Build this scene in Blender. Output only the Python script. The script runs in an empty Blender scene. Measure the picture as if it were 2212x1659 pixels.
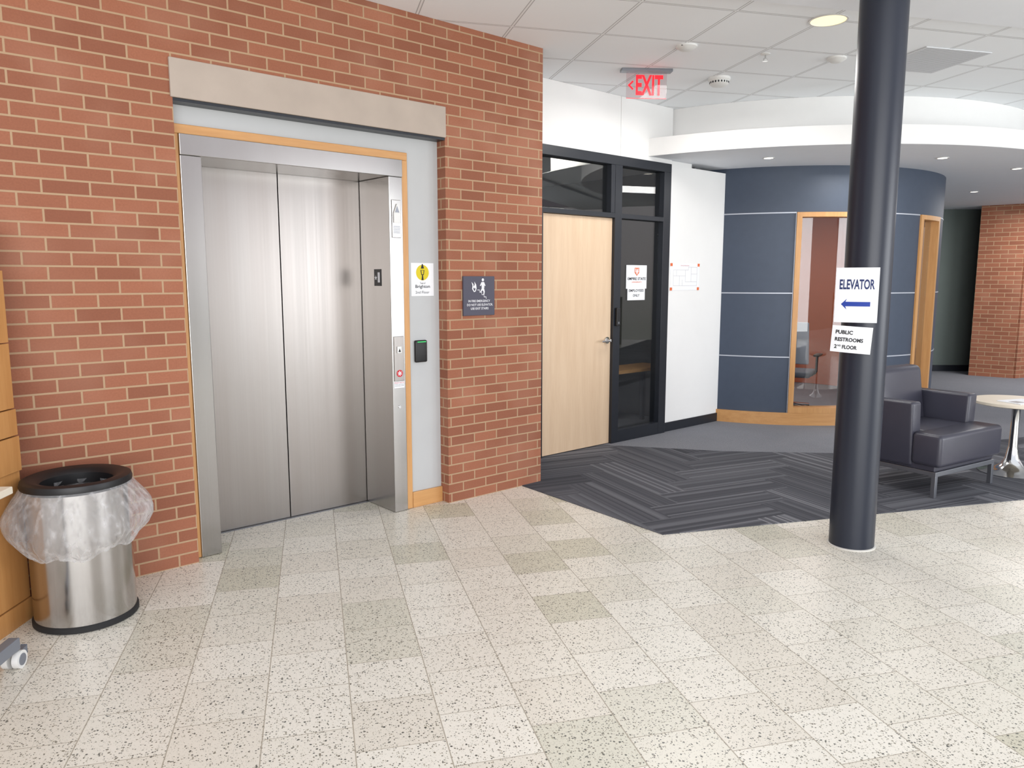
import bpy, bmesh, math, random
from mathutils import Matrix, Vector, noise
random.seed(7)
SC=bpy.context.scene
COL=SC.collection
pi=math.pi
rad=math.radians
try:
    SC.view_settings.view_transform='Standard'
except Exception: pass

# ---------------------------------------------------------------- materials
def lin(c):
    out=[]
    for x in c:
        x/=255.0
        out.append(x/12.92 if x<=0.04045 else ((x+0.055)/1.055)**2.4)
    return tuple(out)+(1.0,)
class NT:
    def __init__(s,name):
        s.m=bpy.data.materials.new(name); s.m.use_nodes=True
        s.t=s.m.node_tree; s.b=s.t.nodes['Principled BSDF']
    def n(s,typ,**kw):
        nd=s.t.nodes.new(typ)
        for k,v in kw.items(): setattr(nd,k,v)
        return nd
    def l(s,a,b): s.t.links.new(a,b)
    def set(s,sock,v):
        if hasattr(v,'is_output') or isinstance(v,bpy.types.NodeSocket): s.l(v,sock)
        else: sock.default_value=v
    def math(s,op,a,b=None,c=None):
        nd=s.n('ShaderNodeMath',operation=op)
        s.set(nd.inputs[0],a)
        if b is not None: s.set(nd.inputs[1],b)
        if c is not None: s.set(nd.inputs[2],c)
        return nd.outputs[0]
    def mix(s,f,a,b):
        nd=s.n('ShaderNodeMix',data_type='RGBA')
        s.set(nd.inputs[0],f); s.set(nd.inputs[6],a); s.set(nd.inputs[7],b)
        return nd.outputs[2]
    def coord(s,kind='Object',scale=(1,1,1),rot=0,loc=(0,0,0)):
        tc=s.n('ShaderNodeTexCoord'); mp=s.n('ShaderNodeMapping')
        s.l(tc.outputs[kind],mp.inputs[0])
        mp.inputs['Scale'].default_value=scale
        mp.inputs['Rotation'].default_value=(0,0,rot)
        mp.inputs['Location'].default_value=loc
        return mp.outputs[0]
    def noise(s,vec,scale,detail=2):
        nd=s.n('ShaderNodeTexNoise'); s.l(vec,nd.inputs['Vector'])
        nd.inputs['Scale'].default_value=scale; nd.inputs['Detail'].default_value=detail
        return nd.outputs['Fac']
    def bump(s,h,strength=.3,dist=.002):
        nd=s.n('ShaderNodeBump'); s.l(h,nd.inputs['Height'])
        nd.inputs['Strength'].default_value=strength; nd.inputs['Distance'].default_value=dist
        s.l(nd.outputs[0],s.b.inputs['Normal'])
    def ramp(s,f,pts):
        nd=s.n('ShaderNodeValToRGB'); s.l(f,nd.inputs[0])
        e=nd.color_ramp.elements
        while len(e)<len(pts): e.new(.5)
        for i,(p,c) in enumerate(pts): e[i].position=p; e[i].color=c
        return nd.outputs[0]

def simple(name,c,rough=.5,metal=0,var=.04,scale=6,emit=None,es=1,bump=0,bs=200):
    t=NT(name); v=t.coord()
    f=t.noise(v,scale,3)
    a=lin(c); d=tuple(x*(1-var*2) for x in a[:3])+(1,)
    t.l(t.mix(f,a,d),t.b.inputs['Base Color'])
    t.b.inputs['Roughness'].default_value=rough
    t.b.inputs['Metallic'].default_value=metal
    if emit:
        t.b.inputs['Emission Color'].default_value=lin(emit)
        t.b.inputs['Emission Strength'].default_value=es
    if bump: t.bump(t.noise(v,bs,2),bump,.002)
    return t.m

def m_brick():
    t=NT('brick_masonry')
    v=t.coord('UV')
    br=t.n('ShaderNodeTexBrick'); t.l(v,br.inputs['Vector'])
    br.inputs['Scale'].default_value=1
    br.inputs['Brick Width'].default_value=.2065
    br.inputs['Row Height'].default_value=.0677
    br.inputs['Mortar Size'].default_value=.0052
    br.inputs['Mortar Smooth'].default_value=.15
    br.inputs['Bias'].default_value=0
    br.offset=.5
    br.inputs['Color1'].default_value=lin((168,107,80))
    br.inputs['Color2'].default_value=lin((142,87,64))
    br.inputs['Mortar'].default_value=lin((190,158,128))
    n1=t.noise(v,110,3); n2=t.noise(v,2.2,2)
    c=t.mix(t.math('MULTIPLY',n1,.5),br.outputs['Color'],lin((112,68,50)))
    c=t.mix(t.math('MAXIMUM',t.math('MULTIPLY',t.math('SUBTRACT',n2,.48),.8),0.0),c,lin((190,146,124)))
    cm=t.mix(br.outputs['Fac'],c,lin((174,144,114)))
    t.l(cm,t.b.inputs['Base Color'])
    t.b.inputs['Roughness'].default_value=.85
    h=t.math('ADD',t.math('MULTIPLY',t.math('SUBTRACT',1.0,br.outputs['Fac']),1.0),t.math('MULTIPLY',n1,.35))
    t.bump(h,.6,.004)
    return t.m

def m_terrazzo():
    t=NT('terrazzo_tile')
    v=t.coord('Object',rot=0)
    sp=t.n('ShaderNodeSeparateXYZ'); t.l(v,sp.inputs[0])
    T=.305
    col=t.math('DIVIDE',t.math('ADD',sp.outputs[0],0.0),T)
    ci=t.math('FLOOR',col); cf=t.math('FRACT',col)
    par=t.math('MULTIPLY',t.math('MODULO',t.math('ABSOLUTE',ci),2.0),.5)
    row=t.math('ADD',t.math('DIVIDE',sp.outputs[1],T),par)
    ri=t.math('FLOOR',row); rf=t.math('FRACT',row)
    cb=t.n('ShaderNodeCombineXYZ'); t.l(ci,cb.inputs[0]); t.l(ri,cb.inputs[1])
    wn=t.n('ShaderNodeTexWhiteNoise',noise_dimensions='3D'); t.l(cb.outputs[0],wn.inputs['Vector'])
    rnd=wn.outputs['Value']
    ex=t.math('ABSOLUTE',t.math('SUBTRACT',cf,.5)); ey=t.math('ABSOLUTE',t.math('SUBTRACT',rf,.5))
    g1=t.math('GREATER_THAN',ex,.5-.0070); g2=t.math('GREATER_THAN',ey,.5-.0055)
    grout=t.math('MAXIMUM',g1,g2)
    base=t.ramp(rnd,[(0,lin((219,212,199))),(.35,lin((230,225,214))),(.66,lin((224,218,206))),(.8,lin((217,212,198))),(.92,lin((208,204,188))),(1,lin((202,197,178)))])
    dark=t.math('MAXIMUM',t.math('MULTIPLY',t.math('SUBTRACT',rnd,.68),.32),0.0)
    def chips(scale,thr,amount,off):
        vo=t.n('ShaderNodeTexVoronoi',feature='F1')
        m2=t.n('ShaderNodeVectorMath',operation='ADD'); t.l(v,m2.inputs[0]); m2.inputs[1].default_value=(off,off,0)
        t.l(m2.outputs[0],vo.inputs['Vector']); vo.inputs['Scale'].default_value=scale
        s2=t.n('ShaderNodeSeparateColor'); t.l(vo.outputs['Color'],s2.inputs[0])
        inside=t.math('LESS_THAN',vo.outputs['Distance'],t.math('MULTIPLY_ADD',s2.outputs[1],thr*.6,thr*.5))
        pick=t.math('LESS_THAN',s2.outputs[0],t.math('ADD',dark,amount))
        return t.math('MULTIPLY',inside,pick),s2.outputs[2]
    a,ca=chips(150,.5,.27,0); b,cbb=chips(290,.5,.20,3.1); c2,cc2=chips(100,.44,.14,7.7)
    c=t.mix(t.math('MULTIPLY',b,.5),base,lin((138,135,120)))
    chipc=t.ramp(ca,[(0,lin((60,63,57))),(.5,lin((96,94,82))),(1,lin((146,138,118)))])
    c=t.mix(t.math('MULTIPLY',a,.85),c,chipc)
    chipd=t.ramp(cc2,[(0,lin((48,51,48))),(.6,lin((78,80,72))),(1,lin((120,112,96)))])
    c=t.mix(t.math('MULTIPLY',c2,.9),c,chipd)
    c=t.mix(t.math('MULTIPLY',grout,.85),c,lin((160,150,134)))
    t.l(c,t.b.inputs['Base Color'])
    r=t.math('MULTIPLY_ADD',grout,.4,.32)
    t.l(r,t.b.inputs['Roughness'])
    t.bump(t.math('SUBTRACT',1.0,grout),.3,.001)
    return t.m

def m_carpet_plank():
    t=NT('carpet_plank_striped')
    v=t.coord('Object')
    sp=t.n('ShaderNodeSeparateXYZ'); t.l(v,sp.inputs[0])
    P=.25; NP=4.0
    x=t.math('DIVIDE',t.math('ADD',sp.outputs[0],50.0),P); y=t.math('DIVIDE',t.math('ADD',sp.outputs[1],50.0),P)
    i=t.math('FLOOR',x); j=t.math('FLOOR',y)
    k=t.math('FLOORED_MODULO',t.math('SUBTRACT',i,j),2*NP)
    hz=t.math('LESS_THAN',k,NP-.5)
    hid=t.math('SUBTRACT',i,k)
    vid=t.math('SUBTRACT',j,t.math('SUBTRACT',2*NP-1,k))
    def sel(a,b):
        return t.math('ADD',t.math('MULTIPLY',a,hz),t.math('MULTIPLY',b,t.math('SUBTRACT',1.0,hz)))
    ida=sel(hid,i); idb=sel(j,vid)
    cross=sel(y,x)
    st=t.math('FLOOR',t.math('MULTIPLY',cross,14.0))
    cb=t.n('ShaderNodeCombineXYZ'); t.l(ida,cb.inputs[0]); t.l(idb,cb.inputs[1]); t.l(st,cb.inputs[2])
    wn=t.n('ShaderNodeTexWhiteNoise',noise_dimensions='3D'); t.l(cb.outputs[0],wn.inputs['Vector'])
    cb2=t.n('ShaderNodeCombineXYZ'); t.l(ida,cb2.inputs[0]); t.l(idb,cb2.inputs[1]); t.l(hz,cb2.inputs[2])
    wn2=t.n('ShaderNodeTexWhiteNoise',noise_dimensions='3D'); t.l(cb2.outputs[0],wn2.inputs['Vector'])
    f=t.math('ADD',t.math('MULTIPLY',wn.outputs['Value'],.55),t.math('MULTIPLY',wn2.outputs['Value'],.45))
    c=t.ramp(f,[(0,lin((60,61,67))),(.4,lin((84,85,91))),(.7,lin((106,107,113))),(1,lin((150,150,155)))])
    n=t.noise(v,300,2)
    c=t.mix(t.math('MULTIPLY',n,.4),c,lin((60,60,65)))
    t.l(c,t.b.inputs['Base Color']); t.b.inputs['Roughness'].default_value=.95
    t.b.inputs['Specular IOR Level'].default_value=.15
    t.bump(n,.4,.002)
    return t.m

def m_carpet_plain():
    t=NT('carpet_plain_grey'); v=t.coord()
    n=t.noise(v,160,3); n2=t.noise(v,4,2)
    c=t.ramp(n,[(.3,lin((106,107,113))),(.7,lin((146,147,153)))])
    c=t.mix(t.math('MULTIPLY',n2,.25),c,lin((92,96,107)))
    t.l(c,t.b.inputs['Base Color']); t.b.inputs['Roughness'].default_value=.95
    t.b.inputs['Specular IOR Level'].default_value=.15
    t.bump(n,.4,.002); return t.m

def m_ceiling():
    t=NT('ceiling_tile_grid'); v=t.coord()
    sp=t.n('ShaderNodeSeparateXYZ'); t.l(v,sp.inputs[0]); T=.64
    def edge(o,off):
        f=t.math('FRACT',t.math('ADD',t.math('DIVIDE',o,T),off))
        return t.math('ABSOLUTE',t.math('SUBTRACT',f,.5))
    e=t.math('MAXIMUM',edge(sp.outputs[0],50.5),edge(sp.outputs[1],50.5))
    bar=t.math('GREATER_THAN',e,.5-.018)
    ln=t.math('MULTIPLY',t.math('GREATER_THAN',e,.5-.020),t.math('SUBTRACT',1.0,t.math('GREATER_THAN',e,.5-.010)))
    n=t.noise(v,350,2)
    c=t.mix(t.math('MULTIPLY',n,.2),lin((246,249,252)),lin((230,233,237)))
    c=t.mix(bar,c,lin((240,242,244)))
    c=t.mix(t.math('MULTIPLY',ln,.65),c,lin((138,138,140)))
    t.l(c,t.b.inputs['Base Color']); t.b.inputs['Roughness'].default_value=.8
    return t.m

def m_wood(name,c1,c2,scale=1,rough=.4,vert=True):
    t=NT(name)
    s=(14,14,1.1) if vert else (1.1,14,14)
    v=t.coord('Object',scale=s)
    n=t.noise(v,2.2*scale,4); n2=t.noise(v,11*scale,2)
    f=t.math('ADD',t.math('MULTIPLY',n,.7),t.math('MULTIPLY',n2,.3))
    t.l(t.ramp(f,[(.3,lin(c1)),(.7,lin(c2))]),t.b.inputs['Base Color'])
    t.b.inputs['Roughness'].default_value=rough
    return t.m

def m_steel(name,c=(196,194,190),rough=.25,vert=True,var=.22):
    t=NT(name)
    v=t.coord('Object',scale=(90,90,.4) if vert else (.5,90,90))
    n=t.noise(v,1.2,2)
    v2=t.coord('Object',scale=(5.0,5.0,.35)); n2=t.noise(v2,1.2,2)
    a=lin(c)
    c0=t.mix(n,a,tuple(x*.90 for x in a[:3])+(1,))
    t.l(t.mix(t.math('MULTIPLY',n2,var),c0,lin((138,128,122))),t.b.inputs['Base Color'])
    t.b.inputs['Metallic'].default_value=1
    t.l(t.math('MULTIPLY_ADD',n,.06,rough-.02),t.b.inputs['Roughness'])
    return t.m

def m_glass(name,tint=(.55,.58,.6,1),gl=.9,refl=1.0):
    t=NT(name); t.t.nodes.remove(t.b)
    out=[n for n in t.t.nodes if n.type=='OUTPUT_MATERIAL'][0]
    tr=t.n('ShaderNodeBsdfTransparent'); tr.inputs[0].default_value=tint
    g=t.n('ShaderNodeBsdfGlossy'); g.inputs['Roughness'].default_value=.01; g.inputs[0].default_value=(gl,gl,gl,1)
    lw=t.n('ShaderNodeLayerWeight'); lw.inputs[0].default_value=.5
    nz=t.noise(t.coord(),1.0,1)
    f5=t.math('POWER',lw.outputs['Facing'],5.0)
    fr=t.math('MULTIPLY_ADD',f5,.94,.045)
    mx=t.n('ShaderNodeMixShader')
    t.l(t.math('MULTIPLY_ADD',nz,.002,t.math('MULTIPLY',fr,refl)),mx.inputs[0])
    t.l(tr.outputs[0],mx.inputs[1]); t.l(g.outputs[0],mx.inputs[2]); t.l(mx.outputs[0],out.inputs[0])
    return t.m

def m_bag():
    t=NT('clear_plastic_film'); out=[n for n in t.t.nodes if n.type=='OUTPUT_MATERIAL'][0]
    t.b.inputs['Base Color'].default_value=lin((222,221,222)); t.b.inputs['Roughness'].default_value=.18
    v=t.coord(scale=(1,1,.45)); n=t.noise(v,18,3)
    t.bump(n,.5,.012)
    tr=t.n('ShaderNodeBsdfTransparent'); mx=t.n('ShaderNodeMixShader')
    lw=t.n('ShaderNodeLayerWeight'); lw.inputs[0].default_value=.3
    n3=t.noise(v,34,2)
    f=t.math('ADD',t.math('MULTIPLY',lw.outputs['Facing'],.45),t.math('MULTIPLY',t.math('SUBTRACT',n3,.30),.9))
    f=t.math('MINIMUM',t.math('MAXIMUM',f,.20),.66)
    t.l(f,mx.inputs[0]); t.l(tr.outputs[0],mx.inputs[1]); t.l(t.b.outputs[0],mx.inputs[2]); t.l(mx.outputs[0],out.inputs[0])
    return t.m

M={}
M['brick']=m_brick(); M['terr']=m_terrazzo(); M['plank']=m_carpet_plank(); M['plain']=m_carpet_plain(); M['ceil']=m_ceiling()
M['stone']=simple('cast_stone',(188,174,162),.8,var=.13,scale=4,bump=.2)
M['gwb']=simple('grey_paint',(190,192,193),.6)
M['white']=simple('white_paint',(235,235,234),.6,var=.02)
M['white2']=simple('soffit_paint',(240,243,248),.65,var=.02)
M['trimwood']=m_wood('maple_trim',(190,138,84),(208,158,102),1)
M['trimwood_h']=m_wood('maple_trim_flat',(190,138,84),(208,158,102),1,vert=False)
M['door']=m_wood('maple_veneer',(206,178,148),(218,193,164),.6,.45)
M['desk']=m_wood('honey_maple_panel',(178,124,70),(196,144,88),.6,.4)
M['steel']=m_steel('brushed_steel',(160,156,153),.30,var=.6); M['steelh']=m_steel('brushed_steel_frame',(180,178,176),.22)
M['steelcan']=m_steel('polished_can_steel',(196,194,192),.16)
M['chrome']=simple('chrome',(215,215,215),.12,1)
M['black']=simple('black_metal',(30,34,42),.35,var=.03)
M['blackp']=simple('black_plastic',(22,22,25),.45)
M['rubber']=simple('black_rubber',(28,28,30),.7)
M['column']=simple('column_paint',(30,36,50),.36,var=.03,bump=.05,bs=60)
M['blue']=simple('slate_blue_panel',(66,77,95),.5,var=.08,scale=14)
M['joint']=simple('aluminium_joint',(190,195,205),.4,.2)
M['glass']=m_glass('dark_tinted_glass',(.80,.82,.83,1),.9,1.4)
M['glass2']=m_glass('clear_glass',(.93,.94,.94,1))
M['orange']=simple('burnt_orange_paint',(176,98,68),.6)
M['green']=simple('dark_green_grey_paint',(96,106,102),.7)
M['leather']=simple('charcoal_leather',(60,60,72),.36,var=.08,bump=.2,bs=220)
M['legmetal']=simple('satin_metal',(135,138,145),.35,.8)
M['paper']=simple('white_paper',(238,240,244),.6,var=.01)
M['navy']=simple('sign_ink_navy',(24,42,98),.6)
M['bluei']=simple('sign_ink_blue',(28,62,160),.6)
M['ink']=simple('black_ink',(28,28,32),.6)
M['signplate']=simple('slate_sign_plastic',(70,68,84),.5)
M['signwhite']=simple('raised_white_lettering',(232,232,236),.5)
M['yellow']=simple('yellow_ink',(220,200,30),.6)
M['oranget']=simple('orange_ink',(226,110,60),.6)
M['redi']=simple('red_ink',(200,40,50),.5)
M['redglow']=simple('red_lit_letters',(200,10,25),.5,emit=(255,24,44),es=.95)
M['greenled']=simple('green_led',(40,150,90),.4,emit=(60,255,120),es=.5)
M['lamp']=simple('lamp_reflector',(255,240,200),.4,emit=(255,234,176),es=1.1)
M['lamps']=simple('small_lamp_glow',(255,250,240),.4,emit=(255,246,230),es=3)
M['plastic']=simple('white_plastic',(228,228,226),.4)
M['bag']=m_bag()
M['cream']=simple('cream_laminate',(226,216,198),.35)
M['greym']=simple('grey_powdercoat',(130,135,145),.45,.3)
M['mesh']=simple('office_mesh_fabric',(84,88,100),.7)
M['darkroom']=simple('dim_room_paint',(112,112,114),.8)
M['caulk']=simple('white_caulk',(215,212,205),.7)
M['grille']=simple('perforated_grille',(216,218,222),.6)
M['slot']=simple('grille_slots',(176,178,182),.7)
M['signglass']=m_glass('clear_sign_panel',(.96,.9,.91,1),.6,.5)
M['grey']=simple('line_grey',(170,165,165),.6)
M['tub']=simple('tub_chair_fabric',(150,156,168),.7)
M['olive']=simple('olive_reflector_paint',(104,104,84),.8)  # tone chosen for the dark band mirrored in the steel doors
M['mauve']=simple('mauve_reflector_paint',(196,186,192),.8)  # tone chosen for the pale upper band mirrored in the steel doors

# ---------------------------------------------------------------- geometry builder
class B:
    def __init__(s): s.v=[]; s.f=[]
    def add(s,vs,fs,M=None):
        o=len(s.v)
        for v in vs:
            v=Vector(v)
            if M is not None: v=M@v
            s.v.append(v[:])
        s.f+= [tuple(i+o for i in f) for f in fs]
        return s
    def bm(s,bm,M=None):
        bm.verts.index_update()
        s.add([v.co.copy() for v in bm.verts],[[v.index for v in f.verts] for f in bm.faces],M); bm.free(); return s
    def box(s,x0,x1,y0,y1,z0,z1,bev=0,seg=2,M=None):
        bm=bmesh.new(); bmesh.ops.create_cube(bm,size=1)
        for v in bm.verts:
            v.co=((x0+x1)/2+v.co.x*(x1-x0),(y0+y1)/2+v.co.y*(y1-y0),(z0+z1)/2+v.co.z*(z1-z0))
        if bev: bmesh.ops.bevel(bm,geom=bm.edges[:],offset=bev,segments=seg,profile=.5,affect='EDGES')
        return s.bm(bm,M)
    def lathe(s,prof,seg=48,c=(0,0,0),fn=None,M=None,cap=True):
        vs=[];fs=[]
        for (r,z) in prof:
            for i in range(seg):
                a=2*pi*i/seg; rr,zz=(fn(a,r,z) if fn else (r,z))
                vs.append((c[0]+rr*math.cos(a),c[1]+rr*math.sin(a),c[2]+zz))
        for k in range(len(prof)-1):
            for i in range(seg):
                j=(i+1)%seg
                fs.append((k*seg+i,k*seg+j,(k+1)*seg+j,(k+1)*seg+i))
        if cap:
            fs.append(tuple(range(seg))[::-1]); fs.append(tuple((len(prof)-1)*seg+i for i in range(seg)))
        return s.add(vs,fs,M)
    def cyl(s,p0,p1,r0,r1=None,seg=20,M=None):
        if r1 is None: r1=r0
        p0=Vector(p0);p1=Vector(p1); d=p1-p0; L=d.length
        R=d.to_track_quat('Z','Y').to_matrix().to_4x4(); T=Matrix.Translation(p0)@R
        if M is not None: T=M@T
        return s.lathe([(r0,0),(r1,L)],seg,M=T)
    def tube(s,pts,r,seg=10,M=None):
        for a,b in zip(pts[:-1],pts[1:]): s.cyl(a,b,r,r,seg,M)
        return s
    def prism(s,poly,y0,y1,M=None):
        n=len(poly)
        vs=[(p[0],y0,p[1]) for p in poly]+[(p[0],y1,p[1]) for p in poly]
        fs=[tuple(range(n)),tuple(range(2*n-1,n-1,-1))]+[(i,i+n,(i+1)%n+n,(i+1)%n) for i in range(n)]
        return s.add(vs,fs,M)
    def slab(s,poly,z0,z1):
        n=len(poly)
        vs=[(p[0],p[1],z0) for p in poly]+[(p[0],p[1],z1) for p in poly]
        fs=[tuple(range(n))[::-1],tuple(range(n,2*n))]+[(i,(i+1)%n,(i+1)%n+n,i+n) for i in range(n)]
        return s.add(vs,fs)
    def arc(s,r0,r1,a0,a1,z0,z1,step=3):
        n=max(1,int(math.ceil((a1-a0)/step))); vs=[];fs=[]
        for i in range(n+1):
            a=rad(a0+(a1-a0)*i/n); sx,sy=math.sin(a),-math.cos(a)
            vs+=[(r0*sx,r0*sy,z0),(r1*sx,r1*sy,z0),(r1*sx,r1*sy,z1),(r0*sx,r0*sy,z1)]
        for i in range(n):
            o=4*i
            for k in range(4):
                fs.append((o+k,o+(k+1)%4,o+4+(k+1)%4,o+4+k))
        fs.append((3,2,1,0)); fs.append((4*n,4*n+1,4*n+2,4*n+3))
        return s.add(vs,fs)
    def text(s,txt,x0,x1,z0,z1,y,bold=0,M=None,fn=None):
        cu=bpy.data.curves.new('t','FONT'); cu.body=txt; cu.size=1; cu.offset=bold; cu.resolution_u=3
        ob=bpy.data.objects.new('t',cu); COL.objects.link(ob)
        bpy.context.view_layer.update()
        dg=bpy.context.evaluated_depsgraph_get(); me=ob.evaluated_get(dg).to_mesh()
        vs=[v.co.copy() for v in me.vertices]; fs=[tuple(p.vertices) for p in me.polygons]
        ob.evaluated_get(dg).to_mesh_clear(); bpy.data.objects.remove(ob); bpy.data.curves.remove(cu)
        if not vs: return s
        ax=min(v.x for v in vs);bx=max(v.x for v in vs);ay=min(v.y for v in vs);by=max(v.y for v in vs)
        out=[]
        for v in vs:
            X=x0+(v.x-ax)/(bx-ax)*(x1-x0); Z=z0+(v.y-ay)/max(1e-6,(by-ay))*(z1-z0)
            p=(X,y,Z)
            if fn: p=fn(p)
            out.append(p)
        return s.add(out,fs,M)
    def disc(s,cx,cz,r,y,seg=28,M=None):
        return s.add([(cx+r*math.cos(2*pi*i/seg),y,cz+r*math.sin(2*pi*i/seg)) for i in range(seg)],[tuple(range(seg))],M)
    def poly(s,pts,y,M=None,fn=None):
        ps=[(p[0],y,p[1]) for p in pts]
        if fn: ps=[fn(p) for p in ps]
        return s.add(ps,[tuple(range(len(ps)))],M)
    def obj(s,name,mat,parent=None,smooth=False,loc=(0,0,0),rot=0,**props):
        me=bpy.data.meshes.new(name); me.from_pydata(s.v,[],s.f); me.validate(); me.update()
        bm=bmesh.new(); bm.from_mesh(me); bmesh.ops.recalc_face_normals(bm,faces=bm.faces)
        bm.to_mesh(me); bm.free()
        uv=me.uv_layers.new(name='UVMap')
        for p in me.polygons:
            n=p.normal; ax=max(range(3),key=lambda k:abs(n[k]))
            for li in p.loop_indices:
                c=me.vertices[me.loops[li].vertex_index].co
                uv.data[li].uv=(c.x,c.z) if ax==1 else ((c.y+.05,c.z) if ax==0 else (c.x,c.y))
        me.materials.append(mat if not isinstance(mat,str) else globals()['M'][mat])
        if smooth:
            me.shade_smooth()
            try: me.set_sharp_from_angle(angle=rad(38))
            except Exception: pass
        ob=bpy.data.objects.new(name,me); COL.objects.link(ob)
        if parent is not None: ob.parent=parent
        ob.location=loc; ob.rotation_euler=(0,0,rot)
        for k,v in props.items(): ob[k]=v
        return ob

def thing(name,label,category,loc=(0,0,0),rot=0,group=None):
    e=bpy.data.objects.new(name,None); e.empty_display_size=.1; COL.objects.link(e)
    e.location=loc; e.rotation_euler=(0,0,rot); e['label']=label; e['category']=category
    if group: e['group']=group
    return e
ST=dict(kind='structure')

WA=rad(41.3); WO=(-1.743,4.095,0)
WM=Matrix.Translation(WO)@Matrix.Rotation(WA,4,'Z')
def wp(u,w,z=0): return (WM@Vector((u,w,z)))[:]
GA=rad(14.5)
H=3.22

# ---------------------------------------------------------------- camera
cam=bpy.data.cameras.new('camera'); co=bpy.data.objects.new('camera',cam); COL.objects.link(co)
cam.sensor_width=36; cam.sensor_fit='HORIZONTAL'; cam.lens=1655/2212*36; cam.clip_start=.05
co.location=(0,0,1.56); co.rotation_euler=(rad(90)-math.atan(225/1655),0,0)
SC.camera=co

# ---------------------------------------------------------------- shell
fo=(-.34,2.88)
def loc2(p,o,a):
    dx,dy=p[0]-o[0],p[1]-o[1]; return (dx*math.cos(a)+dy*math.sin(a),-dx*math.sin(a)+dy*math.cos(a))
FP=[(-9,-8),(14,-8),(14,15),(-9,15)]
B().slab([loc2(p,fo,GA) for p in FP],-.1,0).obj('floor','terr',loc=(fo[0],fo[1],0),rot=GA,**ST)
cp=[(.08,5.69),(.93,4.56),(3.66,5.32),(14,8.2),(14,14.9),(-8,14.9),(-3.6,9.9)]
ca=rad(24.5)
B().slab([loc2(p,(.93,4.56),ca) for p in cp],.0005,.005).obj('floor_carpet','plank',loc=(.93,4.56,0),rot=ca,**ST)
pp=[(.95,7.12),(1.93,6.87),(2.95,6.78),(3.9,7.0),(5.2,7.55),(13.9,11),(13.9,14.8),(-7,14.8),(-3,10.2)]
B().slab(pp,.0052,.007).obj('floor_carpet_plain','plain',**ST)

co_=(1.01,5.27)
edge=4.26-4.85
B().box(-8,11,edge,9,H,H+.05).obj('ceiling','ceil',loc=(co_[0],co_[1],0),rot=GA,**ST)
B().box(-8,11,edge-1.0,edge,H-.035,H+.6).obj('ceiling_bulkhead','white2',loc=(co_[0],co_[1],0),rot=GA,**ST)

b=B()
b.box(-6,0,0,.3,0,4.6); b.box(0,1.73,.0,.3,2.686,4.6); b.box(1.73,2.618,0,.56,0,4.6)
b.obj('wall_left','brick',loc=WO,rot=WA,**ST)
B().box(-.012,1.732,-.012,.12,2.49,2.686,bev=.004).obj('trim_1','stone',loc=WO,rot=WA,**ST)
B().box(0.0,1.728,.0,.1,2.474,2.489).obj('trim_2','black',loc=WO,rot=WA,**ST)
b=B(); b.box(0.0,1.729,.09,.14,2.378,2.474); b.box(1.478,1.729,.09,.14,0,2.378)
b.obj('wall_niche','gwb',loc=WO,rot=WA,**ST)
B().box(1.479,1.729,.072,.0895,0,.11,bev=.003).obj('baseboard_niche','trimwood_h',loc=WO,rot=WA,**ST)

SW=.58
b=B(); b.box(2.4,4.155,SW,SW+.12,2.683,H-.001); b.box(4.163,4.93,SW,SW+.12,2.683,H-.001); b.box(4.155,4.163,SW+.006,SW+.12,2.683,H-.001)
b.box(4.885,5.98,SW,SW+.12,0,2.683); b.box(4.93,5.3,SW+.03,SW+.12,2.683,H)
b.obj('wall_front','white',loc=WO,rot=WA,**ST)
B().box(5.93,5.965,SW-.02,SW,0.1,2.72,bev=.003).obj('trim_3','white',loc=WO,rot=WA,**ST)
B().box(4.885,5.97,SW-.014,SW,0,.10,bev=.003).obj('baseboard_front','black',loc=WO,rot=WA,**ST)
b=B(); y0,y1=SW-.035,SW+.08
b.box(2.5,4.885,y0,y1,2.60,2.683,bev=.002)
b.box(2.5,4.885,y0+.001,y1,2.125,2.168,bev=.002)
b.box(4.06,4.155,y0,y1,0,2.6,bev=.002); b.box(4.005,4.06,y0+.003,y1,2.168,2.6,bev=.002)
b.box(4.775,4.885,y0,y1,0,2.6,bev=.002)
b.box(4.155,4.775,y0+.001,y1,0,.125,bev=.002); b.box(3.07,3.15,y0,y1,0,2.125,bev=.002)
w1=b.obj('window_1','black',loc=WO,rot=WA,**ST)
b=B(); b.box(2.5,4.005,SW+.02,SW+.028,2.168,2.6); b.obj('glass_pane','glass',w1)
b=B(); b.box(4.155,4.775,SW+.02,SW+.028,2.168,2.6); b.obj('glass_pane','glass',w1)
b=B(); b.box(4.155,4.775,SW+.02,SW+.028,.125,2.125); b.obj('glass_pane','glass',w1)
d1=B().box(3.152,4.058,SW-.005,SW+.04,.012,2.122,bev=.002).obj('door_1','door',loc=WO,rot=WA,**ST)
b=B(); b.cyl((4.0,SW-.005,1.0),(4.0,SW-.02,1.0),.032,seg=28); b.cyl((4.0,SW-.02,1.0),(4.0,SW-.062,1.0),.012)
b.tube([(4.0,SW-.06,1.0),(3.97,SW-.062,.998),(3.885,SW-.056,.995)],.0095); b.lathe([(.0095,-.0095),(.0095,.0095)],12,c=(4.0,SW-.06,1.0))
b.cyl((4.0,SW-.02,1.0),(4.0,SW-.03,1.0),.022,seg=24)
b.obj('door_handle','chrome',d1,smooth=True,label='chrome lever handle')
lk=thing('card_lock','black electronic lock box on the dark door frame','lock',loc=WO,rot=WA)
B().box(4.083,4.135,SW-.06,SW-.036,1.13,1.30,bev=.006).obj('housing','blackp',lk)
B().box(4.10,4.118,SW-.062,SW-.06,1.15,1.17).obj('key_slot','legmetal',lk)

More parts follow.
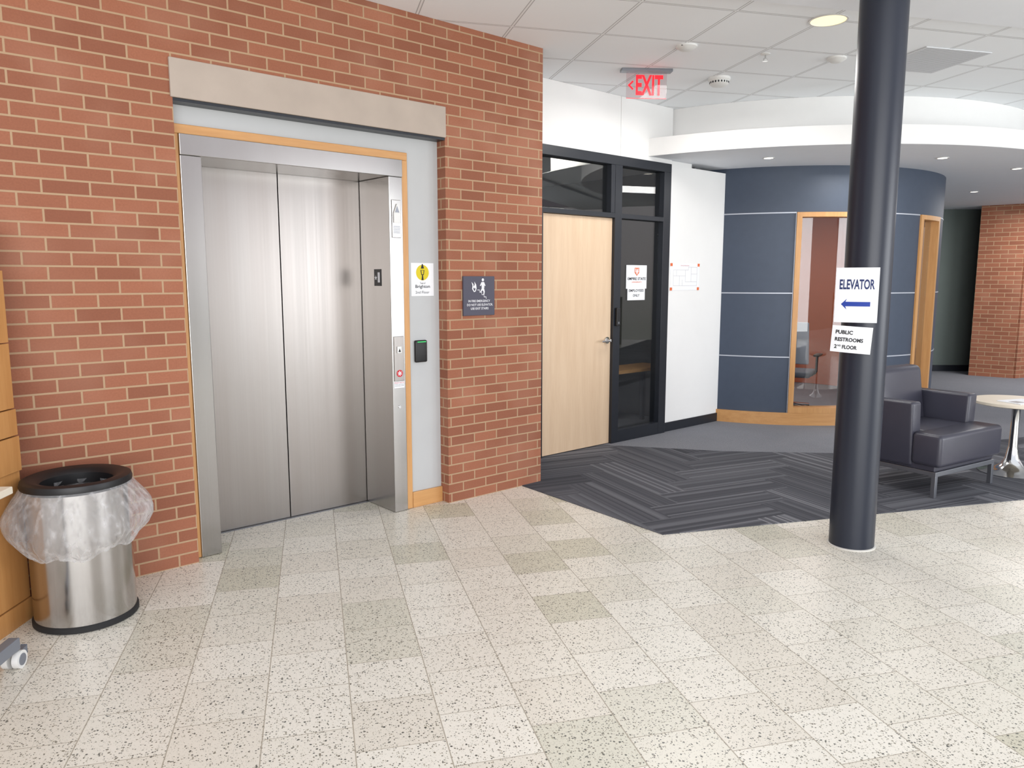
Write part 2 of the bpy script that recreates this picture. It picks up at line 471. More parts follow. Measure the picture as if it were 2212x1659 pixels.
b=B()
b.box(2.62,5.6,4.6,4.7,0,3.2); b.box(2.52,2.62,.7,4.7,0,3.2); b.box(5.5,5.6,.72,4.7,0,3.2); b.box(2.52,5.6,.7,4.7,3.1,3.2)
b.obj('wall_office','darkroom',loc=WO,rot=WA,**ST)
RC=(3.3,10.12,0)
W1=(-9.5,12.6); W2=(34.0,49.0)
b=B()
zt=2.26
for a0,a1 in [(-62,W1[0]),(W1[1],W2[0]),(W2[1],175)]:
    b.arc(1.9,2.0,a0,a1,0,zt)
b.arc(1.9,2.0,-62,175,zt,2.73)
b.arc(1.9,2.0,W1[0],W1[1],0,.14); b.arc(1.9,2.0,W2[0],W2[1],0,.14)
wr=b.obj('wall_rotunda','blue',loc=RC,smooth=True,**ST)
b=B()
for z in (.74,1.42,2.255):
    for a0,a1 in [(-62,W1[0]-.2),(W1[1]+.2,W2[0]-.2),(W2[1]+.2,100)]:
        b.arc(1.999,2.004,a0,a1,z-.006,z+.006)
for a in (W1[0]-.25,):
    b.arc(1.999,2.003,a,a+.2,.14,zt)
b.obj('trim_4','joint',loc=RC,smooth=True,**ST)
b=B(); b.arc(2.0,2.022,-62,100,0.007,.14); b.obj('baseboard_rotunda','trimwood_h',loc=RC,smooth=True,**ST)
def rot_window(name,a0,a1):
    b=B(); s=1.5
    b.arc(1.87,2.02,a0,a0+s,.141,zt-.002); b.arc(1.87,2.02,a1-s,a1,.141,zt-.002)
    b.arc(1.87,2.02,a0+s,a1-s,.141,.20); b.arc(1.87,2.02,a0+s,a1-s,zt-.05,zt-.002)
    w=b.obj(name,'trimwood',loc=RC,smooth=True,**ST)
    b=B(); b.arc(1.93,1.938,a0+s,a1-s,.20,zt-.05); b.obj('glass_pane','glass2',w,smooth=True)
rot_window('window_2',*W1); rot_window('window_3',*W2)
b=B(); b.arc(1.83,1.88,52,310,0.01,2.7); b.obj('wall_rotunda_inside','orange',loc=RC,smooth=True,**ST)
b2=B(); b2.arc(2.6,3.26,-62,150,2.73,2.893); b2.obj('trim_5','white',loc=RC,smooth=True,**ST)
b2=B(); b2.lathe([(3.255,2.729),(3.255,2.735)],120); b2.obj('ceiling_soffit','white2',loc=RC,smooth=True,**ST)
b2=B(); b2.arc(2.8,2.87,-58,150,2.893,H-.001); b2.obj('wall_bulkhead_curve','white',loc=RC,smooth=True,**ST)
b2=B(); b2.box(6.3,14,9.75,14.5,2.731,3.3); b2.box(3.2,6.3,12.0,14.5,2.731,3.3); b2.obj('ceiling_low','white2',**ST)
b=B(); b.box(3.0,14,13.1,13.3,0,3.3); b.obj('wall_back','green',**ST)
b=B(); b.box(3.0,13.9,13.07,13.1,0.007,.11); b.obj('baseboard_back','black',**ST)
b=B(); b.box(0,.62,0,.75,0,2.73); b.obj('wall_pier','brick',loc=(7.5,12.5,0),rot=rad(-40),**ST)
b=B(); b.box(0,4.2,-.01,.3,0,2.73); b.obj('wall_far','brick',loc=(8.0,12.1,0),rot=rad(24),**ST)
b=B(); b.box(12.4,12.6,-8,7.5,0,1.15); b.obj('wall_reflector_right','olive',**ST)  # unseen low wall added to give the steel doors a dark reflection
b=B(); b.box(12.4,12.6,-8,7.5,3.3,5.2); b.obj('wall_reflector_right_upper','mauve',**ST)  # unseen upper band added for the same door reflection
b=B()
for i in range(8): b.box(12.45,12.55,-7.5+i*2.1,-7.4+i*2.1,1.15,3.3)
b.obj('trim_6','black',**ST)  # unseen posts added between the two reflected wall bands

# ---------------------------------------------------------------- elevator
el=thing('elevator','brushed steel two-panel elevator with maple casing in the brick wall','elevator',loc=WO,rot=WA)
b=B(); b.box(.003,1.474,.068,.1,2.325,2.375,bev=.004); b.obj('wood_casing','trimwood_h',el,label='maple wood casing around the steel frame')
b=B(); b.box(.003,.040,.068,.1,0.002,2.325,bev=.004); b.obj('wood_casing','trimwood',el)
b=B(); b.box(1.427,1.474,.068,.1,0.002,2.325,bev=.004); b.obj('wood_casing','trimwood',el)
b=B(); b.box(.040,.152,.06,.425,0.002,2.215,bev=.003); b.box(1.325,1.427,.06,.425,0.002,2.215,bev=.003); b.box(.040,1.427,.055,.425,2.216,2.325,bev=.003)
b.obj('door_frame','steelh',el)
b=B(); b.box(.12,.745,.43,.455,.004,2.25,bev=.002); b.obj('door_panel','steel',el)
b=B(); b.box(.751,1.38,.43,.455,.004,2.25,bev=.002); b.obj('door_panel','steel',el)
b=B(); b.box(.1,1.4,.46,.6,0.0,2.3); b.obj('hoistway_cover','black',el)
b=B(); b.box(.152,1.325,.405,.43,.0005,.003); b.obj('door_sill','legmetal',el)
b=B(); b.box(1.342,1.41,.054,.06,1.83,2.07,bev=.003); hl=b.obj('hall_lantern','steelh',el,label='steel plate with an up arrow lantern')
b=B(); b.prism([(1.352,1.925),(1.400,1.925),(1.400,1.985),(1.376,2.045),(1.352,1.985)],.046,.054); b.obj('arrow_light','plastic',hl)
b=B(); b.prism([(1.360,1.99),(1.392,1.99),(1.376,2.03)],.044,.0462); b.obj('arrow_symbol','legmetal',hl)
b=B()
for i in range(5): b.box(1.352,1.400,.051,.0545,1.86+i*.01,1.864+i*.01)
b.obj('speaker_slots','legmetal',hl)
b=B(); b.box(1.338,1.412,.053,.06,.895,1.19,bev=.002); cpn=b.obj('call_panel','steel',el,label='steel call button plate')
b=B(); b.box(1.358,1.392,.047,.053,1.08,1.125,bev=.003); b.obj('call_button','plastic',cpn)
b=B(); b.poly([(1.365,1.088),(1.385,1.088),(1.375,1.112)],.0465); b.obj('arrow_symbol','ink',cpn)
b=B(); b.disc(1.376,.945,.024,.052); b.obj('fire_emblem','redi',cpn,label='round red fire symbol')
b=B()
for k in range(3):
    R=Matrix.Translation((1.376,0,.945))@Matrix.Rotation(rad(60*k+20),4,'Y'); b.box(-.016,.016,.051,.0518,-.003,.003,M=R)
b.obj('fire_emblem_mark','signwhite',cpn)
b=B(); b.box(1.335,1.415,.0585,.0598,.848,.89); lb=b.obj('warning_label','paper',el,label='white label with small red and grey writing')
b=B(); b.text('EMERGENCY INSPECTION',1.338,1.412,.878,.887,.058); b.obj('label_lettering','redi',lb)
b=B(); b.text('PUSH BUTTON FOR HELP',1.340,1.410,.868,.874,.058); b.text('IN CASE OF FIRE USE STAIRS',1.340,1.410,.858,.864,.058); b.obj('label_lettering','ink',lb)
b=B(); b.cyl((1.376,.06,.72),(1.376,.055,.72),.01); b.obj('key_switch','chrome',el,smooth=True)
JM=Matrix.Translation((1.3245,.215,1.575))@Matrix.Rotation(rad(-90),4,'Z')
b=B(); b.box(-.042,.042,-.003,.0,-.055,.055,bev=.001,M=JM); fm=b.obj('floor_marker','blackp',el,label='black plate reading star 1')
b=B(); st=[]
for i in range(10):
    r=.018 if i%2==0 else .0075; a=pi/2+i*pi/5; st.append((-.02+r*math.cos(a),-.002+r*math.sin(a)))
b.poly(st,-.0036,M=JM); b.text('1',.004,.03,-.032,.034,-.0036,bold=.02,M=JM); b.obj('marker_lettering','signwhite',fm)

cr=thing('card_reader','black wall card reader with green light beside the elevator','card reader',loc=WO,rot=WA)
B().box(1.515,1.612,.066,.09,1.005,1.155,bev=.010,seg=3).obj('housing','blackp',cr,smooth=True)
B().box(1.53,1.60,.0645,.0665,1.141,1.147).obj('status_light','greenled',cr)

tn=thing('notice','white floor notice with a yellow lamp emblem','sign',loc=WO,rot=WA)
B().box(1.503,1.685,.0875,.0895,1.452,1.672).obj('sheet','paper',tn)
b=B(); b.disc(1.594,1.608,.052,.087); b.obj('emblem','yellow',tn,label='yellow disc emblem')
y=.0866; b=B(); b.poly([(1.581,1.635),(1.607,1.635),(1.602,1.652),(1.597,1.666),(1.591,1.666),(1.586,1.652)],y)
b.poly([(1.578,1.625),(1.610,1.625),(1.604,1.592),(1.584,1.592)],y-.0001); b.poly([(1.590,1.592),(1.598,1.592),(1.603,1.558),(1.585,1.558)],y)
b.obj('emblem_lamp','ink',tn)
b=B(); b.poly([(1.585,1.622),(1.603,1.622),(1.599,1.597),(1.589,1.597)],y-.0004); b.obj('emblem_glass','yellow',tn)
for (tx,x0,x1,z0,z1,bo) in [('Town of',1.572,1.616,1.532,1.545,0),('Brighton',1.535,1.653,1.499,1.527,.012),('2nd Floor',1.535,1.648,1.468,1.486,0)]:
    b=B(); b.text(tx,x0,x1,z0,z1,y,bold=bo); b.obj('lettering','ink',tn)

fs=thing('fire_sign','slate plastic fire emergency sign screwed to brick','sign',loc=WO,rot=WA)
B().box(1.862,2.142,-.014,-.001,1.312,1.585,bev=.002).obj('plate','signplate',fs)
y=-.0148
for (tx,x0,x1,z0,z1) in [('IN FIRE EMERGENCY',1.905,2.10,1.405,1.421),('DO NOT USE ELEVATOR.',1.893,2.125,1.379,1.395),('USE EXIT STAIRS',1.925,2.085,1.353,1.369)]:
    b=B(); b.text(tx,x0,x1,z0,z1,y,bold=.012); b.obj('lettering','signwhite',fs)
b=B(); b.disc(2.035,1.560,.0105,y)
b.poly([(2.022,1.545),(2.046,1.545),(2.048,1.505),(2.024,1.500)],y)
b.poly([(2.026,1.505),(2.044,1.505),(2.052,1.478),(2.046,1.455),(2.038,1.457),(2.041,1.477),(2.030,1.488),(2.016,1.472),(2.010,1.476)],y)
b.poly([(2.022,1.545),(2.008,1.520),(2.013,1.516),(2.028,1.532)],y); b.poly([(2.046,1.545),(2.058,1.52),(2.053,1.516),(2.044,1.53)],y)
x,z=1.985,1.492
for i in range(4): b.box(x+i*.02,x+i*.02+.021,y-.0003,y,z-.0165*i-.004,z-.0165*i); b.box(x+i*.02+.018,x+i*.02+.021,y-.0003,y,z-.0165*(i+1),z-.0165*i)
b.poly([(1.955,1.475),(1.938,1.497),(1.942,1.520),(1.934,1.545),(1.950,1.530),(1.952,1.512),(1.962,1.528),(1.958,1.548),(1.974,1.528),(1.978,1.502),(1.970,1.480)],y)
b.obj('pictogram','signwhite',fs,label='flames and a figure walking down stairs')
b=B(); b.poly([(1.957,1.483),(1.948,1.499),(1.953,1.509),(1.958,1.497),(1.963,1.508),(1.968,1.497),(1.963,1.484)],y-.0004); b.obj('pictogram_gap','signplate',fs)

un=thing('notice','white university employees only notice taped to glass','sign',loc=WO,rot=WA)
gy=SW+.018
B().box(4.295,4.60,gy-.001,gy,1.475,1.70).obj('sheet','paper',un); B().box(4.315,4.575,gy-.003,gy-.0015,1.365,1.49).obj('sheet','paper',un)
y=gy-.0036
for (tx,x0,x1,z0,z1,bo) in [('EMPIRE STATE',4.315,4.585,1.558,1.584,.01),('EMPLOYEES',4.335,4.555,1.445,1.470,.02),('ONLY',4.395,4.495,1.398,1.423,.02)]:
    b=B(); b.text(tx,x0,x1,z0,z1,y,bold=bo); b.obj('lettering','ink',un)
b=B(); b.text('UNIVERSITY',4.375,4.525,1.532,1.545,y)
b.obj('lettering','oranget',un)
b=B(); b.poly([(4.415,1.675),(4.485,1.675),(4.485,1.63),(4.45,1.598),(4.415,1.63)],y); em=b.obj('emblem','oranget',un,label='orange shield emblem')
b=B(); b.poly([(4.445,1.665),(4.437,1.64),(4.445,1.612),(4.455,1.612),(4.463,1.64),(4.455,1.665)],y-.0004); b.poly([(4.423,1.668),(4.432,1.668),(4.432,1.63),(4.423,1.632)],y-.0004); b.poly([(4.468,1.668),(4.477,1.668),(4.477,1.632),(4.468,1.63)],y-.0004)
b.obj('emblem_mark','paper',un)

mp=thing('floor_map','white floor plan sheet with orange corner tape on white wall','poster',loc=WO,rot=WA)
B().box(4.95,5.44,SW-.003,SW-.001,1.455,1.725).obj('sheet','paper',mp)
y=SW-.0036; b=B()
def ln(x0,z0,x1,z1,t=.002):
    b.box(min(x0,x1)-t/2,max(x0,x1)+t/2,y-.0002,y,min(z0,z1)-t/2,max(z0,z1)+t/2)
for p in [(5.0,1.50,5.40,1.50),(5.0,1.50,5.0,1.66),(5.0,1.66,5.25,1.66),(5.25,1.66,5.25,1.69),(5.25,1.69,5.40,1.69),(5.40,1.50,5.40,1.69),(5.1,1.50,5.1,1.60),(5.0,1.60,5.2,1.60),(5.2,1.54,5.2,1.66),(5.2,1.54,5.4,1.54),(5.3,1.54,5.3,1.69),(5.3,1.62,5.4,1.62),(5.05,1.60,5.05,1.66),(5.15,1.50,5.15,1.56)]: ln(*p)
b.obj('plan_lines','grey',mp)
b=B(); b.text('EVACUATION PLAN',5.12,5.26,1.70,1.709,y); b.obj('lettering','redi',mp)
for (x,z) in [(4.965,1.712),(5.425,1.712),(4.965,1.468),(5.425,1.468)]:
    B().box(x-.018,x+.018,y-.0008,y-.0002,z-.015,z+.015).obj('corner_tape','oranget',mp)

# ---------------------------------------------------------------- column and its signs
cx,cy=2.02,4.395
cl=thing('column','round dark blue-black painted steel column on terrazzo','column',loc=(cx,cy,0))
b=B(); b.lathe([(.125,.003),(.125,H+.3)],64); b.obj('shaft','column',cl,smooth=True)
b=B(); b.lathe([(.134,.0),(.134,.005),(.124,.008)],64); b.obj('caulk_ring','caulk',cl,smooth=True)
va=-math.atan2(cx,cy)
def bend(p): return (p[0],p[1]+.9*p[0]**2,p[2])
def paper_sign(name,label,cxo,zc,wd,ht,roll):
    e=thing(name,label,'sign',loc=(cx-.131*math.sin(-va),cy-.131*math.cos(va),zc),rot=va)
    R=Matrix.Translation((cxo,0,0))@Matrix.Rotation(rad(roll),4,'Y')
    b=B(); N=12; vs=[];fs=[]
    for i in range(N+1):
        x=-wd/2+wd*i/N
        for z in (-ht/2,ht/2): vs.append(bend(R@Vector((x,0,z))))
    for i in range(N): fs.append((2*i,2*i+2,2*i+3,2*i+1))
    b.add(vs,fs); b.obj('sheet','paper',e,smooth=True)
    return e,R
e,R=paper_sign('paper_sign','white paper elevator sign with blue arrow taped on column',-.050,1.475,.222,.305,0)
f=lambda p: bend(R@Vector(p))
b=B(); b.text('ELEVATOR',-.09,.09,.032,.088,-.0012,bold=.025,fn=f); b.obj('lettering','navy',e)
b=B()
b.poly([(-.078,-.05),(-.048,-.020),(-.056,-.038),(-.056,-.060),(-.048,-.080)],-.0012,fn=f)
n=8
for i in range(n):
    xa=-.058+.13*i/n; xb=-.058+.13*(i+1)/n; b.poly([(xa,-.037),(xb,-.037),(xb,-.062),(xa,-.062)],-.0012,fn=f)
b.obj('arrow','bluei',e,label='blue arrow')
e,R=paper_sign('paper_sign','torn white paper public restrooms sign taped on column',-.064,1.226,.210,.150,3)
f=lambda p: bend(R@Vector(p))
b=B(); b.text('PUBLIC',-.085,.005,.028,.050,-.0012,bold=.035,fn=f); b.text('RESTROOMS',-.085,.062,-.013,.009,-.0012,bold=.035,fn=f)
b.text('2',-.085,-.071,-.055,-.033,-.0012,bold=.03,fn=f); b.text('ND',-.068,-.050,-.043,-.033,-.0012,bold=.02,fn=f); b.text('FLOOR',-.043,.034,-.055,-.033,-.0012,bold=.035,fn=f)
b.obj('lettering','ink',e)

# ---------------------------------------------------------------- trash can
tc=thing('trash_can','round brushed steel trash can with black lid and clear liner','trash can',loc=(-2.0,3.43,0))
b=B(); b.lathe([(.214,.0),(.221,.004),(.221,.024),(.214,.03)],72); b.obj('base_ring','rubber',tc,smooth=True)
b=B(); b.lathe([(.213,.028),(.213,.64),(.205,.64),(.205,.04)],72,cap=False); b.obj('body','steelcan',tc,smooth=True)
b=B(); b.lathe([(.215,.625),(.226,.628),(.230,.65),(.225,.667),(.205,.675),(.165,.664),(.150,.647),(.148,.60),(.155,.60),(.160,.64),(.205,.65),(.215,.642),(.215,.625)],72,cap=False); b.obj('lid','blackp',tc,smooth=True)
def bagf(a,r,z):
    t=(.63-z)/.27
    ca_,sa_=math.cos(a),math.sin(a)
    n1=noise.noise(Vector((ca_*2.4,sa_*2.4,z*5)))
    n2=noise.noise(Vector((ca_*7,sa_*7,z*8+4)))
    n3=abs(noise.noise(Vector((ca_*15,sa_*15,z*4+9))))
    amp=min(1,max(0,t))*1.0
    rr=r+amp*(.03*n1+.022*n2-.022*n3)
    zz=z+(amp*.05*n1+.02*math.sin(2*a+1)*amp if z<.6 else 0)
    rr=max(rr,.222)
    if rr*ca_<-.228: rr=.228/abs(ca_)
    return rr,zz
b=B(); prof=[(.221,.645),(.228,.638),(.243,.615),(.264,.585),(.284,.548),(.300,.51),(.306,.475),(.303,.445),(.291,.418),(.273,.393),(.254,.372),(.242,.360),(.232,.366)]
b.lathe(prof,180,fn=bagf,cap=False); b.obj('bin_liner','bag',tc,smooth=True,label='clear plastic bin liner folded over the rim')
b=B(); b.lathe([(.152,.62),(.16,.58),(.175,.50),(.18,.40),(.15,.30),(.001,.28)],64,fn=lambda a,r,z:(r+.01*math.sin(9*a+z*30),z),cap=False); b.obj('bin_liner_inside','bag',tc,smooth=True)

# ---------------------------------------------------------------- cabinet at the wall
cb=thing('wood_cabinet','honey maple panelled cabinet standing against the brick wall','cabinet',loc=(-2.235,3.40,0),rot=0)
def cabpoly(dx,dy=0): return [(dx,0),(dx,-.31+dy),(-.60,-.31+dy),(-.31,-.03)]
b=B(); b.slab(cabpoly(.0),0,.10); b.slab(cabpoly(-.006,.002),.104,.70); b.obj('body','desk',cb)
b=B(); b.slab(cabpoly(.006),.705,.862); b.obj('drawer_front','desk',cb)
b=B(); b.slab(cabpoly(.002),.868,.985); b.obj('rail','desk',cb)
b=B(); b.slab(cabpoly(-.004),.99,1.28); b.slab(cabpoly(-.004),1.285,1.60); b.obj('upper_panel','desk',cb)
b=B(); b.slab(cabpoly(-.02,.05),1.60,1.80); b.obj('top_box','desk',cb)

mt=thing('mobile_table','grey-legged mobile table with maple top and casters','table',loc=(-1.975,2.95,0),rot=rad(4))
b=B(); b.box(-.75,-.035,-1.4,.06,.705,.735,bev=.004); b.obj('table_top','cream',mt)
b=B(); b.box(-.065,-.02,-.70,-.01,.075,.125,bev=.004); b.box(-.075,-.035,-.42,-.36,.1,.705,bev=.004); b.obj('leg','greym',mt)
b=B()
b.cyl((-.045,-.02,.10),(-.045,-.02,.055),.010); b.cyl((-.012,-.02,.036),(-.036,-.02,.036),.0365,seg=32); b.cyl((-.054,-.02,.036),(-.078,-.02,.036),.0365,seg=32)
cs=b.obj('caster','plastic',mt,smooth=True,label='pale twin-wheel caster')
b=B(); b.cyl((-.010,-.02,.036),(-.0125,-.02,.036),.024,seg=24); b.box(-.036,-.054,-.0,.055,.03,.06,bev=.004); b.obj('brake','greym',cs)

# ---------------------------------------------------------------- armchair
CHA=rad(32)
ch=thing('armchair','charcoal leather club armchair with metal frame legs on carpet','chair',loc=(3.365-.53*.38,5.55+.848*.38,.005),rot=CHA)
b=B(); b.box(-.425,.425,-.42,-.20,.225,.462,bev=.032,seg=4); b.box(-.30,.30,-.26,.16,.23,.458,bev=.03,seg=4); b.obj('seat','leather',ch,smooth=True)
for sx in (-1,1):
    b=B(); x0,x1=(-.415,-.295) if sx<0 else (.295,.415)
    b.box(x0,x1,-.205,.27,.20,.675,bev=.022,seg=4)
    b.v=[(v[0]+sx*.03*max(0,(v[2]-.2)/.46),v[1],v[2]-.02*max(0,v[1])) for v in b.v]
    b.obj('armrest','leather',ch,smooth=True)
b=B(); b.box(-.335,.335,.10,.25,.26,.87,bev=.045,seg=5)
b.v=[((v[0] if v[2]>.6 else max(-.292,min(.292,v[0]))),v[1]+.16*(v[2]-.30),v[2]) for v in b.v]
b.obj('backrest','leather',ch,smooth=True)
b=B(); b.box(-.40,.40,-.37,.27,.19,.235,bev=.006); b.obj('seat_base','leather',ch)
b=B(); t=.032
b.box(-.405,.405,-.385,-.385+t,.155,.19,bev=.003); b.box(-.405,.405,.25,.25+t,.155,.19,bev=.003)
b.box(-.405,-.405+t,-.36,.26,.156,.189,bev=.003); b.box(.405-t,.405,-.36,.26,.156,.189,bev=.003)
b.obj('frame','legmetal',ch)
for sx in (-1,1):
    for (ya,yb) in ((-.385,-.385+t),(.25,.25+t)):
        x0,x1=(-.405,-.405+t) if sx<0 else (.405-t,.405)
        b=B(); b.box(x0,x1,ya,yb,.0,.158,bev=.003); b.obj('leg','legmetal',ch)

tb=thing('side_table','round cream side table with polished trumpet pedestal','table',loc=(4.07,6.10,.005))
b=B(); b.lathe([(.30,.562),(.315,.568),(.315,.588),(.311,.592)],72); b.obj('table_top','cream',tb,smooth=True)
b=B(); b.lathe([(.235,0),(.235,.006),(.20,.016),(.14,.03),(.085,.06),(.05,.12),(.033,.22),(.028,.40),(.032,.52),(.06,.56)],64); b.obj('pedestal','chrome',tb,smooth=True)
mg=thing('magazine','open pale magazine lying on the side table','magazine',loc=(4.05,6.02,.5975),rot=rad(20))
B().box(-.14,.0,-.10,.10,0,.006,bev=.001).obj('page','paper',mg); B().box(.002,.14,-.10,.10,0,.005,bev=.001).obj('page','paper',mg)
B().box(-.12,-.03,-.06,.02,.0062,.0066).obj('printed_picture','grey',mg)

oc=thing('office_chair','black mesh office chair on chrome star base behind glass','chair',loc=(3.28,8.95,.008),rot=rad(150))
b=B(); b.box(-.25,.25,-.24,.24,.44,.51,bev=.03,seg=3); b.obj('seat','mesh',oc,smooth=True)
b=B(); b.box(-.23,.23,.24,.275,.60,1.08,bev=.016,seg=3); b.v=[(v[0]*(1-.15*max(0,v[2]-.8)),v[1]+.12*(v[2]-.6)-.4*v[0]**2,v[2]) for v in b.v]; b.obj('backrest','tub',oc,smooth=True)
b=B(); b.tube([(0,.1,.45),(0,.27,.47),(0,.29,.66)],.022); b.cyl((0,0,.12),(0,0,.45),.025)
for i in range(5):
    a=2*pi*i/5+.3; b.cyl((0,0,.11),(.30*math.cos(a),.30*math.sin(a),.075),.02,.014)
b.obj('base','chrome',oc,smooth=True)
for i in range(5):
    a=2*pi*i/5+.3; x,y=.30*math.cos(a),.30*math.sin(a)
    b=B(); b.cyl((x-.022,y,.03),(x+.022,y,.03),.03); b.cyl((x,y,.03),(x,y,.075),.008); b.obj('caster','blackp',oc,smooth=True)
for sx in (-1,1):
    b=B(); b.tube([(sx*.24,.08,.46),(sx*.29,.08,.5),(sx*.29,.06,.68)],.014); b.box(sx*.29-.035,sx*.29+.035,-.12,.13,.68,.705,bev=.01); b.obj('armrest','blackp',oc,smooth=True)
rt=thing('meeting_table','round pale meeting table inside the curved room','table',loc=(2.75,9.45,.008))
b=B(); b.lathe([(.5,.71),(.5,.735)],60); b.obj('table_top','cream',rt,smooth=True)
b=B(); b.lathe([(.28,0),(.26,.02),(.05,.05),(.035,.1),(.035,.71)],40); b.obj('pedestal','chrome',rt,smooth=True)

od=thing('office_desk','maple topped desk just behind the dark glass','desk',loc=(*wp(4.80,1.02)[:2],.008),rot=WA)
b=B(); b.box(-.62,.55,-.17,.20,.60,.635,bev=.004); b.obj('desk_top','trimwood_h',od)
for (x,y) in ((-.57,-.13),(.5,-.13),(-.57,.16),(.5,.16)): B().box(x-.02,x+.02,y-.02,y+.02,.0,.60).obj('leg','legmetal',od)
oc2=thing('tub_chair','grey upholstered tub chair behind the dark glass','chair',loc=(*wp(4.98,1.75)[:2],.008),rot=WA+rad(-20))
b=B(); b.box(-.27,.27,-.27,.25,.36,.47,bev=.03,seg=3); b.obj('seat','mesh',oc2,smooth=True)
b=B(); b.arc(.27,.33,60,300,.40,.90); b.obj('backrest','tub',oc2,smooth=True)
for (x,y) in ((-.2,-.2),(.2,-.2),(-.2,.2),(.2,.2)): b=B(); b.cyl((x,y,.36),(x*1.15,y*1.15,0),.014); b.obj('leg','chrome',oc2)
sh=thing('bookshelf','low grey shelf unit along the office wall','shelf',loc=(*wp(4.7,4.4)[:2],.008),rot=WA)
b=B(); b.box(-.7,.7,-.15,.15,0,.05); b.box(-.7,.7,-.15,.15,.55,.58); b.box(-.7,.7,-.15,.15,1.1,1.13); b.box(-.7,.7,.13,.15,.05,1.1)
for x in (-.7,-.01,.68): b.box(x,x+.02,-.15,.15,.05,1.1)
b.obj('carcass','greym',sh)

# ---------------------------------------------------------------- ceiling fittings
ex=thing('exit_sign','edge-lit clear exit sign with red letters on ceiling','exit sign',loc=(1.07,6.38,H),rot=rad(4))
B().box(-.205,.205,-.04,.04,-.022,-.0,bev=.003).obj('mounting_plate','legmetal',ex)
B().box(-.160,.165,-.004,.004,-.225,-.024).obj('panel','signglass',ex)
b=B(); b.text('EXIT',-.085,.135,-.200,-.045,-.009,bold=.03); b.poly([(-.150,-.125),(-.112,-.088),(-.102,-.098),(-.130,-.125)],-.009); b.poly([(-.150,-.125),(-.130,-.125),(-.102,-.152),(-.112,-.162)],-.009)
b.obj('lettering','redglow',ex)
b=B(); b.box(-.160,.165,-.0056,-.0046,-.225,-.222); b.obj('red_edge','redglow',ex)
def disc_fit(name,label,cat,x,y,prof,mat='plastic',z=H):
    e=thing(name,label,cat,loc=(x,y,z)); b=B(); b.lathe(prof,48); b.obj('housing',mat,e,smooth=True); return e
sp_=disc_fit('ceiling_sensor','white round sensor on ceiling tile','sensor',1.25,5.76,[(.075,0),(.075,-.012),(.045,-.03),(.02,-.034)])
B().box(-.05,-.03,-.062,-.05,-.014,-.010).obj('indicator','ink',sp_)
sp2=disc_fit('ceiling_sensor','white round sensor on ceiling tile','sensor',2.45,6.06,[(.07,0),(.07,-.012),(.04,-.032),(.018,-.036)])
B().box(-.03,.03,-.058,-.05,-.016,-.012).obj('indicator','ink',sp2)
sd=disc_fit('smoke_detector','white round smoke detector with vent slots','smoke detector',1.72,6.64,[(.09,0),(.09,-.018),(.078,-.03),(.078,-.05),(.06,-.065),(.03,-.07)])
vb=B()
for i in range(20):
    a=2*pi*i/20; R=Matrix.Rotation(a,4,'Z')
    vb.box(.074,.0795,-.006,.006,-.048,-.033,M=R)
vb.obj('vent_slots','ink',sd)
sk=disc_fit('ceiling_sprinkler','chrome pendant fire sprinkler in ceiling','sprinkler',1.88,5.96,[(.035,0),(.035,-.004),(.02,-.008)],'plastic')
b=B(); b.cyl((0,0,-.005),(0,0,-.035),.006); b.lathe([(.02,-.05),(.02,-.052)],16); b.tube([(.01,0,-.03),(.012,0,-.05)],.003); b.tube([(-.01,0,-.03),(-.012,0,-.05)],.003); b.obj('spray_head','chrome',sk)
def downlight(x,y,r,z,mat,label,grp=None):
    e=thing('downlight',label,'ceiling light',loc=(x,y,z),group=grp)
    b=B(); b.lathe([(r+.012,-.001),(r+.012,-.006),(r,-.006),(r,-.001)],40,cap=False); b.obj('trim_ring','plastic',e,smooth=True)
    b=B(); b.lathe([(r,-.003),(r*.5,-.0035)],40); b.obj('lens',mat,e,smooth=True)
downlight(2.04,5.21,.11,H,'lamp','large round warm recessed downlight in ceiling tile')
for (x,y) in [(2.48,7.63),(4.16,7.63),(6.18,10.5),(5.35,8.35)]:
    downlight(x,y,.045,2.729,'lamps','small round recessed downlight in curved soffit',grp='soffit downlights')
gr=thing('air_grille','perforated square ceiling air diffuser','vent',loc=(3.18,6.12,H),rot=GA)
b=B(); b.box(-.29,.29,-.29,.29,-.008,-.001,bev=.002); g=b.obj('panel','grille',gr)
b=B()
for i in range(26): b.box(-.27,.27,-.27+i*.0212,-.27+i*.0212+.005,-.0087,-.0081)
b.obj('slots','slot',gr)

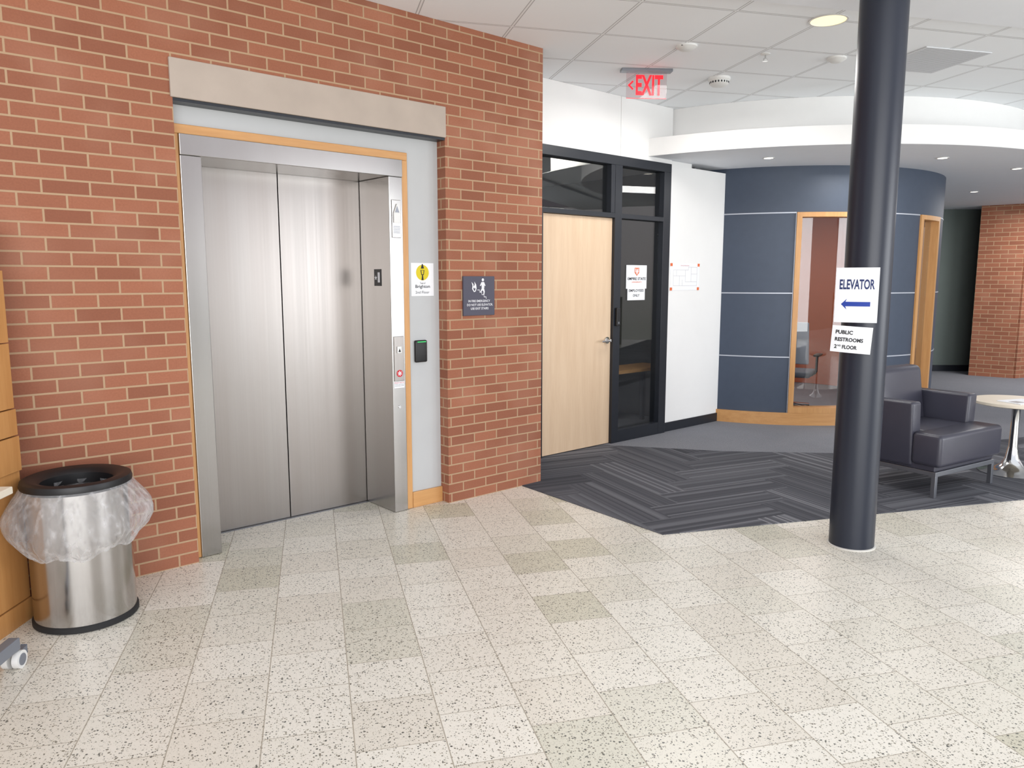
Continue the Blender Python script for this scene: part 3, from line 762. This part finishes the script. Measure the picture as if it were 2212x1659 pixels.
# ---------------------------------------------------------------- lights
def area(name,loc,target,size,power,color=(1,1,1),sy=None):
    l=bpy.data.lights.new(name,'AREA'); l.energy=power; l.color=color; l.size=size
    if sy: l.shape='RECTANGLE'; l.size_y=sy
    o=bpy.data.objects.new(name,l); COL.objects.link(o); o.location=loc
    o.rotation_euler=(Vector(target)-Vector(loc)).to_track_quat('-Z','Y').to_euler(); return o
area('daylight_fill',(2.0,-4.8,1.9),(1.6,5,2.6),8,490,(.98,.99,1),3.4)  # unseen daylight lamp behind the camera, tilted up to brighten the ceiling
area('daylight_side',(9.5,2.0,1.7),(2,6,2.2),5,290,(.93,.965,1),2.8)
area('lamp_ceiling',(1.6,6.2,3.1),(1.6,6.2,0),.9,30,(1,.98,.95))
area('lamp_soffit',(3.6,7.55,2.68),(3.6,7.4,0),.7,14,(1,.98,.95))
area('lamp_rotunda',(3.4,9.9,2.6),(3.4,9.9,0),1.0,45,(1,.95,.9))
area('lamp_far',(8,10.8,2.65),(8,10.8,0),1.6,75,(1,.98,.96))
p=wp(4.6,1.7,3.05); area('lamp_office',p,(p[0],p[1],0),.6,40,(1,.94,.85))
w=bpy.data.worlds.new('world'); SC.world=w; w.use_nodes=True; nt=w.node_tree
bg=nt.nodes['Background']; tcn=nt.nodes.new('ShaderNodeTexCoord'); sep=nt.nodes.new('ShaderNodeSeparateXYZ'); rp=nt.nodes.new('ShaderNodeValToRGB')
nt.links.new(tcn.outputs['Generated'],sep.inputs[0])
mm=nt.nodes.new('ShaderNodeMath'); mm.operation='MULTIPLY_ADD'; mm.inputs[1].default_value=.5; mm.inputs[2].default_value=.5
nt.links.new(sep.outputs[2],mm.inputs[0]); nt.links.new(mm.outputs[0],rp.inputs[0]); nt.links.new(rp.outputs[0],bg.inputs[0])
e=rp.color_ramp.elements
pts=[(0,(.53,.51,.47,1)),(.47,(.42,.42,.38,1)),(.51,(.68,.63,.62,1)),(.60,(.93,.90,.93,1)),(.72,(.86,.90,.98,1)),(1,(.96,.98,1,1))]
while len(e)<len(pts): e.new(.5)
for i,(p_,c) in enumerate(pts): e[i].position=p_; e[i].color=c
bg.inputs[1].default_value=1.25
